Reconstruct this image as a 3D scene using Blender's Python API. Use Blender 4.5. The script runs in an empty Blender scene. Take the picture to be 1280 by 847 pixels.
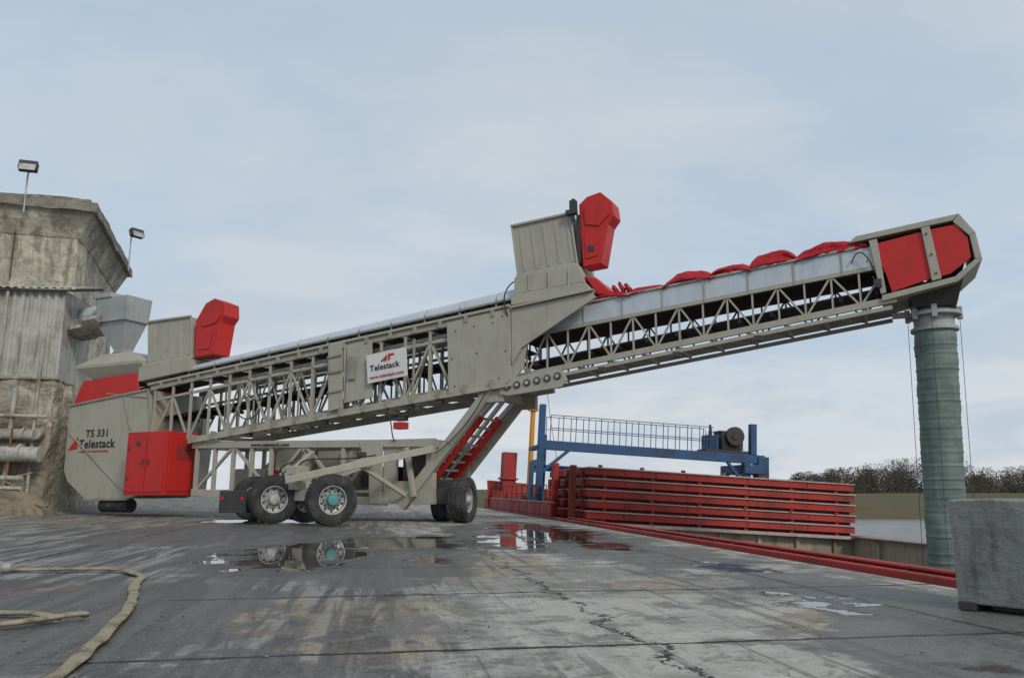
import bpy, bmesh, math, random
from mathutils import Vector, Matrix, noise
random.seed(7)
D=bpy.data; S=bpy.context.scene
R=math.radians

# ------------------------------------------------------------------ node helpers
class NT:
    def __init__(s,tree): s.t=tree; s.n=tree.nodes; s.l=tree.links
    def node(s,typ,**k):
        n=s.n.new(typ)
        for a,b in k.items(): setattr(n,a,b)
        return n
    def put(s,inp,v):
        if isinstance(v,bpy.types.NodeSocket): s.l.new(v,inp)
        else: inp.default_value=v
    def math(s,op,a,b=0.0,c=None,clamp=False):
        n=s.node('ShaderNodeMath',operation=op,use_clamp=clamp)
        s.put(n.inputs[0],a); s.put(n.inputs[1],b)
        if c is not None: s.put(n.inputs[2],c)
        return n.outputs[0]
    def vmath(s,op,a,b=(0,0,0)):
        n=s.node('ShaderNodeVectorMath',operation=op)
        s.put(n.inputs[0],a); s.put(n.inputs[1],b)
        return n.outputs[1] if op in('LENGTH','DISTANCE') else n.outputs[0]
    def noise(s,vec,scale,detail=5,rough=.55,dist=0.0,out=0):
        n=s.node('ShaderNodeTexNoise'); s.put(n.inputs['Vector'],vec)
        n.inputs['Scale'].default_value=scale; n.inputs['Detail'].default_value=detail
        n.inputs['Roughness'].default_value=rough; n.inputs['Distortion'].default_value=dist
        return n.outputs[out]
    def ramp(s,f,a,b,smooth=True):
        n=s.node('ShaderNodeMapRange'); n.interpolation_type='SMOOTHSTEP' if smooth else 'LINEAR'
        s.put(n.inputs[0],f); s.put(n.inputs[1],a); s.put(n.inputs[2],b)
        return n.outputs[0]
    def mix(s,f,a,b,mode='MIX'):
        n=s.node('ShaderNodeMix',data_type='RGBA',blend_type=mode)
        s.put(n.inputs[0],f); s.put(n.inputs[6],a); s.put(n.inputs[7],b)
        return n.outputs[2]
    def scalev(s,vec,sc):
        n=s.node('ShaderNodeMapping'); s.put(n.inputs['Vector'],vec); n.inputs['Scale'].default_value=sc
        return n.outputs[0]
def c4(c): return (c[0],c[1],c[2],1)
def newmat(name):
    m=D.materials.new(name); m.use_nodes=True
    nt=NT(m.node_tree); b=m.node_tree.nodes['Principled BSDF']
    return m,nt,b
def mat(name,col,rough=.5,metal=0.,dirt=None,amt=.35,scale=1.2,bump=.05,streak=.35,spec=.5,bscale=30):
    m,nt,b=newmat(name)
    if dirt is None: dirt=tuple(x*.45+.02 for x in col)
    tc=nt.node('ShaderNodeTexCoord').outputs['Object']
    n1=nt.noise(tc,scale,5,.6)
    n2=nt.noise(nt.scalev(tc,(3,3,.35)),scale*1.6,4,.65)
    n3=nt.noise(tc,scale*14,3,.7)
    a=nt.math('MULTIPLY',nt.ramp(n1,.42,.72),amt)
    st=nt.math('MULTIPLY',nt.ramp(n2,.48,.72),streak)
    f=nt.math('ADD',a,st,clamp=True)
    f=nt.math('ADD',f,nt.math('MULTIPLY',nt.ramp(n3,.52,.75),amt*.6),clamp=True)
    cc=nt.mix(f,c4(col),c4(dirt))
    nt.put(b.inputs['Base Color'],cc)
    r=nt.math('ADD',nt.math('MULTIPLY',f,.3),rough,clamp=True); nt.put(b.inputs['Roughness'],r)
    b.inputs['Metallic'].default_value=metal
    b.inputs['Specular IOR Level'].default_value=spec
    if bump>0:
        bn=nt.node('ShaderNodeBump'); bn.inputs['Strength'].default_value=bump; bn.inputs['Distance'].default_value=.05
        nt.put(bn.inputs['Height'],nt.noise(tc,bscale,4,.6)); nt.put(b.inputs['Normal'],bn.outputs[0])
    return m

GREY=mat('paint_pebble_grey',(.415,.395,.325),.55,dirt=(.25,.225,.17),amt=.25,streak=.24,spec=.3,bump=.02)
GREY2=mat('paint_grey_dusty',(.34,.325,.27),.6,dirt=(.16,.145,.115),amt=.4,streak=.35,spec=.3)
RED=mat('paint_red',(.57,.022,.018),.42,dirt=(.34,.035,.028),amt=.35,streak=.3,spec=.4)
SHIPRED=mat('ship_red_oxide',(.42,.04,.033),.6,dirt=(.18,.055,.04),amt=.8,streak=.7,scale=.9,spec=.35)
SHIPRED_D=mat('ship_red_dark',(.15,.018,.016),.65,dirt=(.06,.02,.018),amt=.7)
EDGE=mat('worn_grey_edge',(.48,.40,.36),.6,dirt=(.33,.12,.10),amt=.45,streak=.4,scale=1.5)
GALV=mat('galvanised_sheet',(.54,.60,.645),.5,metal=.12,dirt=(.37,.41,.44),amt=.45,streak=.35,scale=.8)
DUCT=mat('duct_steel',(.40,.41,.40),.55,metal=.1,dirt=(.24,.24,.22),amt=.45)
DARK=mat('dark_steel',(.04,.04,.04),.6,dirt=(.09,.08,.07),amt=.6)
BELT=mat('conveyor_belt_rubber',(.02,.02,.02),.7,dirt=(.07,.06,.055),amt=.6)
TYRE=mat('tyre_rubber',(.024,.024,.024),.8,dirt=(.10,.095,.085),amt=.7,scale=3)
HUBW=mat('rim_silver',(.50,.50,.48),.45,metal=.25,dirt=(.20,.19,.17),amt=.6,scale=5)
HUBT=mat('hub_teal',(.10,.29,.29),.4,dirt=(.1,.1,.09),amt=.5,scale=5)
WHITE=mat('sign_white',(.72,.71,.68),.5,amt=.25,dirt=(.5,.48,.43))
TXTD=mat('lettering_dark',(.025,.025,.025),.5,amt=.1); TXTR=mat('lettering_red',(.5,.03,.02),.5,amt=.1)
BLUE=mat('crane_blue',(.022,.095,.23),.5,dirt=(.04,.065,.10),amt=.8)
YEL=mat('mast_yellow',(.72,.32,.03),.5,amt=.3)
BEIGE=mat('hold_primer_beige',(.40,.36,.28),.75,dirt=(.21,.17,.12),amt=.6,streak=.7,scale=.7)
TARP=mat('red_tarpaulin',(.44,.012,.022),.6,dirt=(.22,.01,.016),amt=.5,scale=3,bump=.3,bscale=9,spec=.3)
HOSE=mat('fire_hose_canvas',(.36,.31,.21),.9,dirt=(.15,.12,.085),amt=.9,scale=6,spec=.2)
RUST=mat('rusty_steel',(.27,.12,.055),.8,dirt=(.08,.05,.035),amt=.8)
PIPE=mat('pipe_dusty',(.46,.44,.39),.75,dirt=(.16,.14,.11),amt=.8,streak=.7)
CORR=mat('corrugated_cladding',(.48,.475,.43),.65,dirt=(.24,.215,.17),amt=.6,streak=.8)
CHROME=mat('ram_chrome',(.6,.6,.6),.2,metal=.9,amt=.1)
SOIL=mat('spilled_dust',(.29,.24,.17),.95,dirt=(.14,.12,.09),amt=1,scale=1,bump=.7,bscale=7,spec=.1)
BLOCK=mat('cast_concrete',(.29,.285,.265),.9,dirt=(.15,.145,.13),amt=.8,streak=.6,scale=2.2,bump=.6,bscale=14,spec=.2)

def concrete_tower():
    m,nt,b=newmat('weathered_render')
    tc=nt.node('ShaderNodeTexCoord').outputs['Object']
    sep=nt.node('ShaderNodeSeparateXYZ'); nt.put(sep.inputs[0],tc); z=sep.outputs[2]
    big=nt.noise(tc,.45,5,.65,.6); st=nt.noise(nt.scalev(tc,(2.2,2.2,.22)),1.0,5,.7,.3); fine=nt.noise(tc,5,5,.7); pat=nt.noise(tc,1.3,5,.7,.5)
    c=nt.mix(nt.ramp(big,.40,.60),c4((.62,.56,.43)),c4((.43,.39,.31)))
    c=nt.mix(nt.math('MULTIPLY',nt.ramp(st,.49,.64),.72),c,c4((.15,.14,.115)))
    c=nt.mix(nt.math('MULTIPLY',nt.ramp(pat,.52,.59),.6),c,c4((.25,.22,.17)))
    c=nt.mix(nt.math('MULTIPLY',nt.ramp(pat,.42,.37),.55),c,c4((.68,.65,.57)))
    c=nt.mix(nt.math('MULTIPLY',nt.ramp(fine,.52,.68),.4),c,c4((.18,.165,.135)))
    top=nt.math('MULTIPLY',nt.ramp(nt.math('ADD',z,nt.math('MULTIPLY',nt.noise(tc,1.3,5,.7),2.6)),12.7,14.2),.6)
    c=nt.mix(top,c,c4((.18,.17,.145)))
    low=nt.math('MULTIPLY',nt.ramp(nt.math('ADD',z,nt.math('MULTIPLY',nt.noise(tc,.8,5,.7),3)),6.2,3.0),.6)
    c=nt.mix(low,c,c4((.21,.17,.12)))
    nt.put(b.inputs['Base Color'],c); b.inputs['Roughness'].default_value=.92; b.inputs['Specular IOR Level'].default_value=.2
    bn=nt.node('ShaderNodeBump'); bn.inputs['Strength'].default_value=.8; bn.inputs['Distance'].default_value=.12
    nt.put(bn.inputs['Height'],nt.math('ADD',fine,pat)); nt.put(b.inputs['Normal'],bn.outputs[0])
    return m
TOWER=concrete_tower()

# ------------------------------------------------------------------ mesh helpers
def empty(name,loc=(0,0,0),rot=(0,0,0)):
    e=D.objects.new(name,None); e.location=loc; e.rotation_euler=rot
    e.empty_display_size=.3; S.collection.objects.link(e); return e
class Part:
    def __init__(s,name,mat,parent=None,bevel=0,smooth=False):
        s.name=name;s.mat=mat;s.parent=parent;s.bevel=bevel;s.smooth=smooth;s.v=[];s.f=[]
    def add(s,vs,fs):
        o=len(s.v); s.v+= [tuple(x) for x in vs]; s.f+=[tuple(i+o for i in f) for f in fs]; return s
    def box(s,x0,x1,y0,y1,z0,z1):
        return s.add([(x0,y0,z0),(x1,y0,z0),(x1,y1,z0),(x0,y1,z0),(x0,y0,z1),(x1,y0,z1),(x1,y1,z1),(x0,y1,z1)],
          [(0,3,2,1),(4,5,6,7),(0,1,5,4),(1,2,6,5),(2,3,7,6),(3,0,4,7)])
    def beam(s,p,q,a,b=None,ref=(0,0,1)):
        b=b or a; p=Vector(p);q=Vector(q);d=(q-p).normalized(); r=Vector(ref)
        if abs(d.dot(r))>.97: r=Vector((0,1,0))
        x=d.cross(r).normalized(); y=x.cross(d).normalized(); vs=[]
        for o in (p,q):
            for i,j in((-1,-1),(1,-1),(1,1),(-1,1)): vs.append(o+x*a/2*i+y*b/2*j)
        return s.add(vs,[(0,1,2,3),(7,6,5,4),(0,4,5,1),(1,5,6,2),(2,6,7,3),(3,7,4,0)])
    def cyl(s,p,q,r,r2=None,n=16):
        r2=r if r2 is None else r2
        p=Vector(p);q=Vector(q);d=(q-p).normalized(); u=Vector((0,0,1)) if abs(d.z)<.9 else Vector((1,0,0))
        x=d.cross(u).normalized(); y=d.cross(x)
        vs=[];fs=[]
        for o,rr in((p,r),(q,r2)):
            for i in range(n):
                t=2*math.pi*i/n; vs.append(o+x*math.cos(t)*rr+y*math.sin(t)*rr)
        for i in range(n): fs.append((i,(i+1)%n,n+(i+1)%n,n+i))
        fs.append(tuple(range(n-1,-1,-1))); fs.append(tuple(range(n,2*n)))
        return s.add(vs,fs)
    def prism(s,poly,y0,y1):
        n=len(poly); vs=[(x,y0,z) for x,z in poly]+[(x,y1,z) for x,z in poly]
        fs=[tuple(range(n)),tuple(range(2*n-1,n-1,-1))]+[(i,n+i,n+(i+1)%n,(i+1)%n) for i in range(n)]
        return s.add(vs,fs)
    def lathe(s,c,axis,prof,n=32):
        c=Vector(c);d=Vector(axis).normalized();x=d.cross(Vector((0,0,1))).normalized();y=d.cross(x)
        vs=[];fs=[]
        for a,r in prof:
            for i in range(n):
                t=2*math.pi*i/n; vs.append(c+d*a+x*math.cos(t)*r+y*math.sin(t)*r)
        for k in range(len(prof)-1):
            for i in range(n): fs.append((k*n+i,k*n+(i+1)%n,(k+1)*n+(i+1)%n,(k+1)*n+i))
        return s.add(vs,fs)
    def loft(s,rings):
        n=len(rings[0]); vs=[p for r in rings for p in r]; fs=[]
        for k in range(len(rings)-1):
            for i in range(n): fs.append((k*n+i,k*n+(i+1)%n,(k+1)*n+(i+1)%n,(k+1)*n+i))
        fs.append(tuple(range(n-1,-1,-1))); fs.append(tuple((len(rings)-1)*n+i for i in range(n)))
        return s.add(vs,fs)
    def done(s):
        me=D.meshes.new(s.name); me.from_pydata(s.v,[],s.f); me.update()
        bm=bmesh.new(); bm.from_mesh(me); bmesh.ops.recalc_face_normals(bm,faces=bm.faces); bm.to_mesh(me); bm.free()
        o=D.objects.new(s.name,me); S.collection.objects.link(o); me.materials.append(s.mat)
        if s.parent: o.parent=s.parent
        if s.smooth:
            for p in me.polygons: p.use_smooth=True
            try: me.set_sharp_from_angle(angle=R(35))
            except Exception: pass
        if s.bevel:
            b=o.modifiers.new('bevel','BEVEL'); b.width=s.bevel; b.segments=2; b.limit_method='ANGLE'
        return o
def rectring(x0,x1,y0,y1,z): return [(x0,y0,z),(x1,y0,z),(x1,y1,z),(x0,y1,z)]
def tube(name,pts,r,m,parent=None,cyc=False):
    c=D.curves.new(name,'CURVE'); c.dimensions='3D'; c.bevel_depth=r; c.bevel_resolution=3
    sp=c.splines.new('NURBS'); sp.points.add(len(pts)-1); sp.order_u=4; sp.use_endpoint_u=True
    for i,p in enumerate(pts): sp.points[i].co=(*p,1)
    sp.resolution_u=8
    c.materials.append(m); o=D.objects.new(name,c); S.collection.objects.link(o)
    if parent: o.parent=parent
    return o
def text(name,body,loc,size,m,parent,slope=0,xs=1,bold=.0,sp=1.0):
    c=D.curves.new(name,'FONT'); c.body=body; c.size=size; c.extrude=.004; c.offset=bold; c.space_character=sp
    c.materials.append(m); o=D.objects.new(name,c); S.collection.objects.link(o)
    o.parent=parent; o.location=loc; o.rotation_euler=(R(90),-slope,0); o.scale=(xs,1,1)
    return o

# ------------------------------------------------------------------ camera
cam=D.cameras.new('camera'); co=D.objects.new('camera',cam); S.collection.objects.link(co)
cam.sensor_width=36; cam.lens=36*1000/1280; cam.clip_end=6000; cam.clip_start=.05
co.location=(0,0,.9); co.rotation_euler=(R(90+10.67),0,0); S.camera=co

# ------------------------------------------------------------------ QUAY ground (local q across, t along the edge)
QX,QY=4.13,7.75; QA=R(9.54)
def toq(X,Y):
    x=X-QX;y=Y-QY; return (.986*x+.1657*y, -.1657*x+.986*y)
def ground_mat():
    m,nt,b=newmat('quay_concrete')
    tc=nt.node('ShaderNodeTexCoord').outputs['Object']
    wob=nt.node('ShaderNodeTexNoise'); nt.put(wob.inputs['Vector'],tc); wob.inputs['Scale'].default_value=1.1; wob.inputs['Detail'].default_value=5; wob.inputs['Roughness'].default_value=.62
    off=nt.vmath('MULTIPLY',nt.vmath('SUBTRACT',wob.outputs['Color'],(.5,.5,.5)),(2.6,4.2,0))
    pc=nt.vmath('ADD',tc,off)
    def ell(lst):
        acc=None
        for (X,Y,rx,ry) in lst:
            q,t=toq(X,Y)
            dd=nt.vmath('LENGTH',nt.vmath('MULTIPLY',nt.vmath('SUBTRACT',pc,(q,t,0)),(1/rx,1/ry,0)))
            e=nt.math('SUBTRACT',1.0,dd)
            acc=e if acc is None else nt.math('MAXIMUM',acc,e)
        return acc
    sep=nt.node('ShaderNodeSeparateXYZ'); nt.put(sep.inputs[0],tc); q,t=sep.outputs[0],sep.outputs[1]
    big=nt.noise(tc,.45,5,.65,.8); mid=nt.noise(tc,1.9,6,.72,.4); fine=nt.noise(tc,16,4,.75); speck=nt.noise(tc,70,2,.6)
    drag=nt.noise(nt.scalev(tc,(3.2,.3,1)),1.2,5,.68,.9)
    drag2=nt.noise(nt.scalev(tc,(7,.22,1)),1.0,4,.6,.5)
    c=nt.mix(nt.ramp(big,.43,.57),c4((.45,.43,.38)),c4((.31,.295,.26)))
    c=nt.mix(nt.math('MULTIPLY',nt.ramp(mid,.51,.58),.6),c,c4((.18,.165,.145)))
    c=nt.mix(nt.math('MULTIPLY',nt.ramp(mid,.43,.36),.6),c,c4((.55,.53,.48)))
    leftness=nt.ramp(nt.math('ADD',q,nt.math('MULTIPLY',nt.math('SUBTRACT',mid,.5),5.0)),-4.7,-5.5)
    darkc=nt.mix(nt.ramp(drag,.43,.57),c4((.28,.27,.25)),c4((.065,.062,.058)))
    c=nt.mix(nt.math('MULTIPLY',leftness,.85),c,darkc)
    wetn=nt.ramp(nt.math('ADD',nt.math('MULTIPLY',drag,.55),nt.math('MULTIPLY',mid,.45)),.485,.545)
    wetn=nt.math('MULTIPLY',wetn,nt.math('ADD',nt.math('MULTIPLY',leftness,.5),.30))
    dampe=nt.ramp(ell([(3.1,4.3,1.3,2.1),(3.1,7.2,.75,2.4),(-2.6,12.5,2.2,5.2),(.4,17,1.9,6.5),(-3.2,6.0,1.5,2.4),(-1.7,9.2,.8,1.7),(1.9,12,1.1,2.8),(-1.3,4.2,.5,.9),(-6,18,3,5)]),-.03,.12)
    wet=nt.math('MAXIMUM',wetn,nt.math('MULTIPLY',dampe,.92))
    brown=nt.ramp(ell([(-1.4,6.3,.9,.8),(-.4,10.3,.9,1.8),(2.2,10.5,.6,2.4),(1.9,16,.9,6),(-5,25,3,5),(-12,24,4,4),(-4.2,7.4,.8,.6),(-.9,5.0,.5,.5),(1.0,8.0,.6,.5),(-8.5,20,2,2),(2.0,6.0,.5,.5)]),-.05,.3)
    brown=nt.math('MULTIPLY',brown,nt.ramp(nt.noise(tc,3.4,5,.75),.42,.52))
    c=nt.mix(nt.math('MULTIPLY',brown,.7),c,c4((.33,.26,.175)))
    c=nt.mix(nt.math('MULTIPLY',wet,.82),c,nt.mix(nt.ramp(fine,.42,.6),c4((.04,.038,.035)),c4((.12,.113,.10))))
    tyre=nt.math('MULTIPLY',nt.ramp(drag2,.55,.61),.5)
    c=nt.mix(tyre,c,c4((.09,.085,.078)))
    c=nt.mix(nt.math('MULTIPLY',nt.ramp(fine,.52,.64),.5),c,nt.mix(.5,c,c4((.03,.03,.03))))
    c=nt.mix(nt.math('MULTIPLY',nt.ramp(speck,.58,.68),.35),c,c4((.46,.44,.40)))
    jag=nt.math('MULTIPLY',nt.math('SUBTRACT',nt.noise(tc,1.6,7,.72),.5),1.0)
    jag2=nt.math('MULTIPLY',nt.math('SUBTRACT',nt.noise(tc,3.0,6,.7),.5),.14)
    def line(coord,c0,w,j):
        d=nt.math('ABSOLUTE',nt.math('SUBTRACT',nt.math('ADD',coord,j),c0))
        return nt.ramp(d,w,nt.math('MULTIPLY',w,.3))
    ws=nt.noise(tc,5,4,.7); w=nt.math('MULTIPLY',nt.math('POWER',ws,2.0),.085); w2=nt.math('MULTIPLY',nt.math('POWER',ws,1.5),.095)
    ln=line(q,-3.75,w,jag)
    right=nt.ramp(q,-7.2,-6.9,False)
    for t0 in (-2.15,.35,2.9,5.6,8.6,12,16):
        ln=nt.math('MAXIMUM',ln,nt.math('MULTIPLY',line(t,t0,w2,jag2),right))
    for q0 in (-9.8,-1.3): ln=nt.math('MAXIMUM',ln,nt.math('MULTIPLY',line(q,q0,w2,jag2),.8))
    c=nt.mix(nt.math('MULTIPLY',ln,.9),c,c4((.015,.015,.014)))
    pe=ell([(-3.0,11.6,.95,2.5),(-2.0,14.3,1.1,1.9),(.0,14.5,.5,2.2),(.6,18.5,.95,4.6),(2.6,9.9,.35,.6),(1.5,13.5,.3,1.2),(-7,24,2.0,1.5),(3.0,3.7,.35,.6),(-1.2,11.2,.3,.6),(2.5,6.6,.22,.45)])
    pud=nt.ramp(pe,.04,.10)
    c=nt.mix(nt.math('MULTIPLY',nt.ramp(pe,-.4,.03),.8),c,c4((.07,.064,.055)))
    c=nt.mix(pud,c,c4((.075,.065,.05)))
    nt.put(b.inputs['Base Color'],c)
    r=nt.math('SUBTRACT',.95,nt.math('MULTIPLY',wet,.50))
    r=nt.math('ADD',r,nt.math('MULTIPLY',nt.math('SUBTRACT',fine,.5),.6))
    r=nt.math('MULTIPLY',r,nt.math('SUBTRACT',1.0,nt.math('MULTIPLY',pud,.96)),clamp=True)
    nt.put(b.inputs['Roughness'],r)
    sp_=nt.math('ADD',.10,nt.math('MULTIPLY',wet,.28)); sp_=nt.math('ADD',sp_,nt.math('MULTIPLY',pud,.15))
    nt.put(b.inputs['Specular IOR Level'],sp_)
    h=nt.math('ADD',nt.math('MULTIPLY',fine,.45),nt.math('ADD',nt.math('MULTIPLY',mid,1.0),nt.math('MULTIPLY',speck,.16)))
    h=nt.math('SUBTRACT',h,nt.math('MULTIPLY',ln,.8))
    h=nt.math('MULTIPLY',h,nt.math('SUBTRACT',1.0,pud))
    bn=nt.node('ShaderNodeBump'); bn.inputs['Strength'].default_value=.8; bn.inputs['Distance'].default_value=.04
    nt.put(bn.inputs['Height'],h); nt.put(b.inputs['Normal'],bn.outputs[0])
    return m
def frange(a,b,st):
    o=[];x=a
    while x<b-1e-6: o.append(x); x+=st
    return o
qs=[-400,-200,-120,-80,-60]+frange(-50,0,.8)+[0]
ts=[-60,-30,-15]+frange(-10,60,.8)+[60,80,110,160,250,400]
def gz(q,t):
    z=0
    d=max(0,min(1,(-q-15)/8)); e=max(0,min(1,(t-15)/8))
    z+=.32*d*d*(3-2*d)*e
    if q<-.2: z+=.012*noise.noise(Vector((q*.35,t*.35,0)))*(1 if q>-14 else 3)
    return z
vs=[(q,t,gz(q,t)) for t in ts for q in qs]; nq=len(qs)
fs=[(j*nq+i,j*nq+i+1,(j+1)*nq+i+1,(j+1)*nq+i) for j in range(len(ts)-1) for i in range(nq-1)]
g=Part('quay_ground',ground_mat(),smooth=True); g.add(vs,fs); go=g.done(); go.location=(QX,QY,0); go.rotation_euler=(0,0,QA)
w=Part('quay_wall',BLOCK,go); w.box(-.55,-.004,-60,400,-6,-.03); w.done()

# ------------------------------------------------------------------ river, far bank, trees
m,nt,b=newmat('river_water'); tc=nt.node('ShaderNodeTexCoord').outputs['Object']
b.inputs['Base Color'].default_value=(.10,.095,.075,1); b.inputs['Roughness'].default_value=.12
bn=nt.node('ShaderNodeBump'); bn.inputs['Strength'].default_value=.5; bn.inputs['Distance'].default_value=.15
nt.put(bn.inputs['Height'],nt.noise(nt.scalev(tc,(1,2.5,1)),.8,5,.6)); nt.put(b.inputs['Normal'],bn.outputs[0])
r=Part('river_water',m); r.add([(-3000,-500,-2.2),(3000,-500,-2.2),(3000,3000,-2.2),(-3000,3000,-2.2)],[(0,1,2,3)]); r.done()
FIELD=mat('field_grass',(.105,.10,.05),.95,dirt=(.15,.115,.07),amt=1,scale=.05,bump=.3,bscale=1,spec=.1)
bank=Part('far_river_bank',FIELD,smooth=True)
xs=frange(-600,900,12); ysb=[86,90,96,110,150,200,260,400,900,2800]
vs=[]
for y in ysb:
    for x in xs:
        z={86:-2.6,90:-2.0,96:-1.0,110:-.5}.get(y,.1+.0008*(y-150))
        vs.append((x,y+.02*x+4*noise.noise(Vector((x*.03,0,0))) ,z+.3*noise.noise(Vector((x*.02,y*.05,3)))))
n=len(xs)
bank.add(vs,[(j*n+i,j*n+i+1,(j+1)*n+i+1,(j+1)*n+i) for j in range(len(ysb)-1) for i in range(n-1)]); bank.done()
TREE=mat('bare_winter_twigs',(.085,.078,.065),.95,dirt=(.045,.048,.038),amt=.9,scale=.12,bump=0,spec=.05)
def treeline():
    p=Part('distant_treeline',TREE)
    vs=[];fs=[]
    def tri(c,s):
        a=random.uniform(0,6.28); o=len(vs)
        for k in range(3):
            t=a+k*2.09; vs.append((c[0]+math.cos(t)*s,c[1]+random.uniform(-.5,.5)*s,c[2]+math.sin(t)*s*random.uniform(.7,1.3)))
        fs.append((o,o+1,o+2))
    for i in range(380):
        y=random.uniform(205,260); x=random.uniform(.345*y,.345*y+140)
        h=random.uniform(4.4,7.6)+3.0*noise.noise(Vector((x*.04,0,5)))
        h*=.75+.35*min(1,(x-.345*y)/25)
        if random.random()<.07: h*=.55
        gx=x; base=.1
        w0=h*random.uniform(.28,.48)
        o=len(vs); tw=.12
        vs.extend([(gx-tw,y,base),(gx+tw,y,base),(gx+.03,y,base+h*.8),(gx-.03,y,base+h*.8)]); fs.append((o,o+1,o+2,o+3))
        for k in range(6):
            a=random.uniform(-1,1); o=len(vs); z0=base+h*random.uniform(.25,.6)
            vs.extend([(gx,y,z0),(gx,y,z0+.12),(gx+a*w0,y,z0+h*.35)]); fs.append((o,o+1,o+2))
        nn=int(280*random.uniform(.6,1.3))
        for k in range(nn):
            u=random.uniform(0,6.28); rr=random.random()**.5; zz=random.uniform(-1,1)
            sh=math.sqrt(max(0,1-zz*zz*.8))
            tri((gx+math.cos(u)*rr*w0*sh*1.1,y+math.sin(u)*rr*w0,base+h*.56+zz*h*.44),random.uniform(.08,.21))
    for i in range(6000):
        x=random.uniform(66,230); tri((x,203+random.uniform(0,6),.1+random.random()**2*2.2),random.uniform(.2,.45))
    p.add(vs,fs); return p.done()
treeline()

# ------------------------------------------------------------------ SHIPLOADER
M=empty('mobile_telescopic_shiploader_conveyor',(-12.6,28,0),(0,0,math.atan2(-.4275,.904)))
zt=lambda s:4.43+.1035*s
zb=lambda s:2.33+.107*s
SL=math.atan(.105)
T=Part('outer_truss',GREY,M)
W0,W1=0.0,2.2
for wv in (W0,W1):
    T.beam((-.1,wv,zt(-.1)),(14,wv,zt(14)),.13,.16)
    T.beam((1.9,wv,zb(1.9)),(14.3,wv,zb(14.3)),.15,.2)
    T.beam((.2,wv,zt(.2)-.45),(14,wv,zt(14)-.45),.07,.08)
    bays=[.1+.86*i for i in range(17)]
    for i,s in enumerate(bays):
        lo=max(zb(s),2.55)
        T.beam((s,wv,lo),(s,wv,zt(s)),.075,.07)
        if i<len(bays)-1:
            s2=bays[i+1]; lo2=max(zb(s2),2.55)
            if i%2==0: T.beam((s,wv,lo),(s2,wv,zt(s2)-.45),.06,.06)
            else: T.beam((s,wv,zt(s)-.45),(s2,wv,lo2),.06,.06)
for i in range(14):
    s=2+.9*i
    T.beam((s,W0,zb(s)-.02),(s,W1,zb(s)-.02),.08,.1)
    if i<13: T.beam((s,W0,zb(s)),(s+.9,W1,zb(s+.9)),.06,.05)
    T.beam((s,W0,zt(s)),(s,W1,zt(s)),.07,.07)
T.done()
F=Part('walkway_edge_plate',GREY,M,.01)
F.prism([(2.0,zb(2.0)-.13),(14.0,zb(14)-.13),(14.0,zb(14)-.05),(2.0,zb(2)-.05)],-.2,-.09)
F.prism([(-.2,zt(-.2)+.09),(13.9,zt(13.9)+.09),(13.9,zt(13.9)+.17),(-.2,zt(-.2)+.17)],-.14,-.02)
F.done()
F=Part('bolted_clamps',GREY2,M,.004)
s=.5
while s<13.8:
    F.box(s-.05,s+.05,-.18,-.07,zt(s)-.1,zt(s)+.08)
    if s>2: F.box(s-.05,s+.05,-.23,-.07,zb(s)-.12,zb(s)+.14)
    s+=.86
F.done()
zib=lambda s: 4.15+.128*(s-15) if s>13 else 3.894+.107*(s-13)
zpb=lambda s: 5.33+.100*(s-15.5)
zpt=lambda s: 5.85+.095*(s-15.5)
I=Part('inner_truss',GREY,M)
for wv in (.3,1.9):
    I.beam((3,wv,zib(3)),(13,wv,zib(13)),.1,.12); I.beam((13,wv,zib(13)),(23.7,wv,zib(23.7)),.11,.15)
    I.beam((3,wv,zt(3)-.25),(14,wv,zt(14)-.25),.08,.1)
    I.beam((14,wv,zpb(14)-.05),(23.4,wv,zpb(23.4)-.05),.1,.1)
    I.beam((14.5,wv,zib(14.5)-.2),(23.6,wv,zib(23.6)-.18),.12,.09)
    st=.62; k=0; s=3.1
    while s<23.2:
        top=(zt(s)-.25) if s<14 else zpb(s)-.05
        s2=s+st; top2=(zt(s2)-.25) if s2<14 else zpb(s2)-.05
        I.beam((s,wv,zib(s)),(s,wv,top),.045,.045)
        if k%2==0: I.beam((s,wv,zib(s)),(s2,wv,top2),.045,.045)
        else: I.beam((s,wv,top),(s2,wv,zib(s2)),.045,.045)
        s=s2;k+=1
I.done()
IX=Part('inner_cross_members',GREY,M)
s=3.2
while s<23.6:
    IX.beam((s,.3,zib(s)-.1),(s,1.9,zib(s)-.1),.06,.08); s+=.9
    if s<23: IX.beam((s,.3,zib(s)-.1),(s+.9,1.9,zib(s+.9)-.1),.04,.04)
IX.done()
B=Part('belt_and_idlers',BELT,M)
def strip(s0,s1,f,off0,off1,w0,w1):
    B.prism([(s0,f(s0)+off0),(s1,f(s1)+off0),(s1,f(s1)+off1),(s0,f(s0)+off1)],w0,w1)
strip(-.5,13.9,zt,.18,.34,.42,1.78)
strip(0,14,zt,-1.02,-.98,.5,1.7)
strip(14,24,zpb,-.12,.12,.36,1.84)
strip(14,23.8,zib,.34,.38,.45,1.75)
s=.4
while s<13.8:
    B.cyl((s,.45,zt(s)-1.08),(s,1.75,zt(s)-1.08),.06,n=8); B.box(s-.03,s+.03,.3,.42,zt(s)+.1,zt(s)+.42); s+=.7
s=14.5
while s<23.8:
    B.cyl((s,.4,zib(s)+.28),(s,1.8,zib(s)+.28),.06,n=8); s+=.8
B.done()
C=Part('belt_cover',GALV,M,smooth=True)
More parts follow.
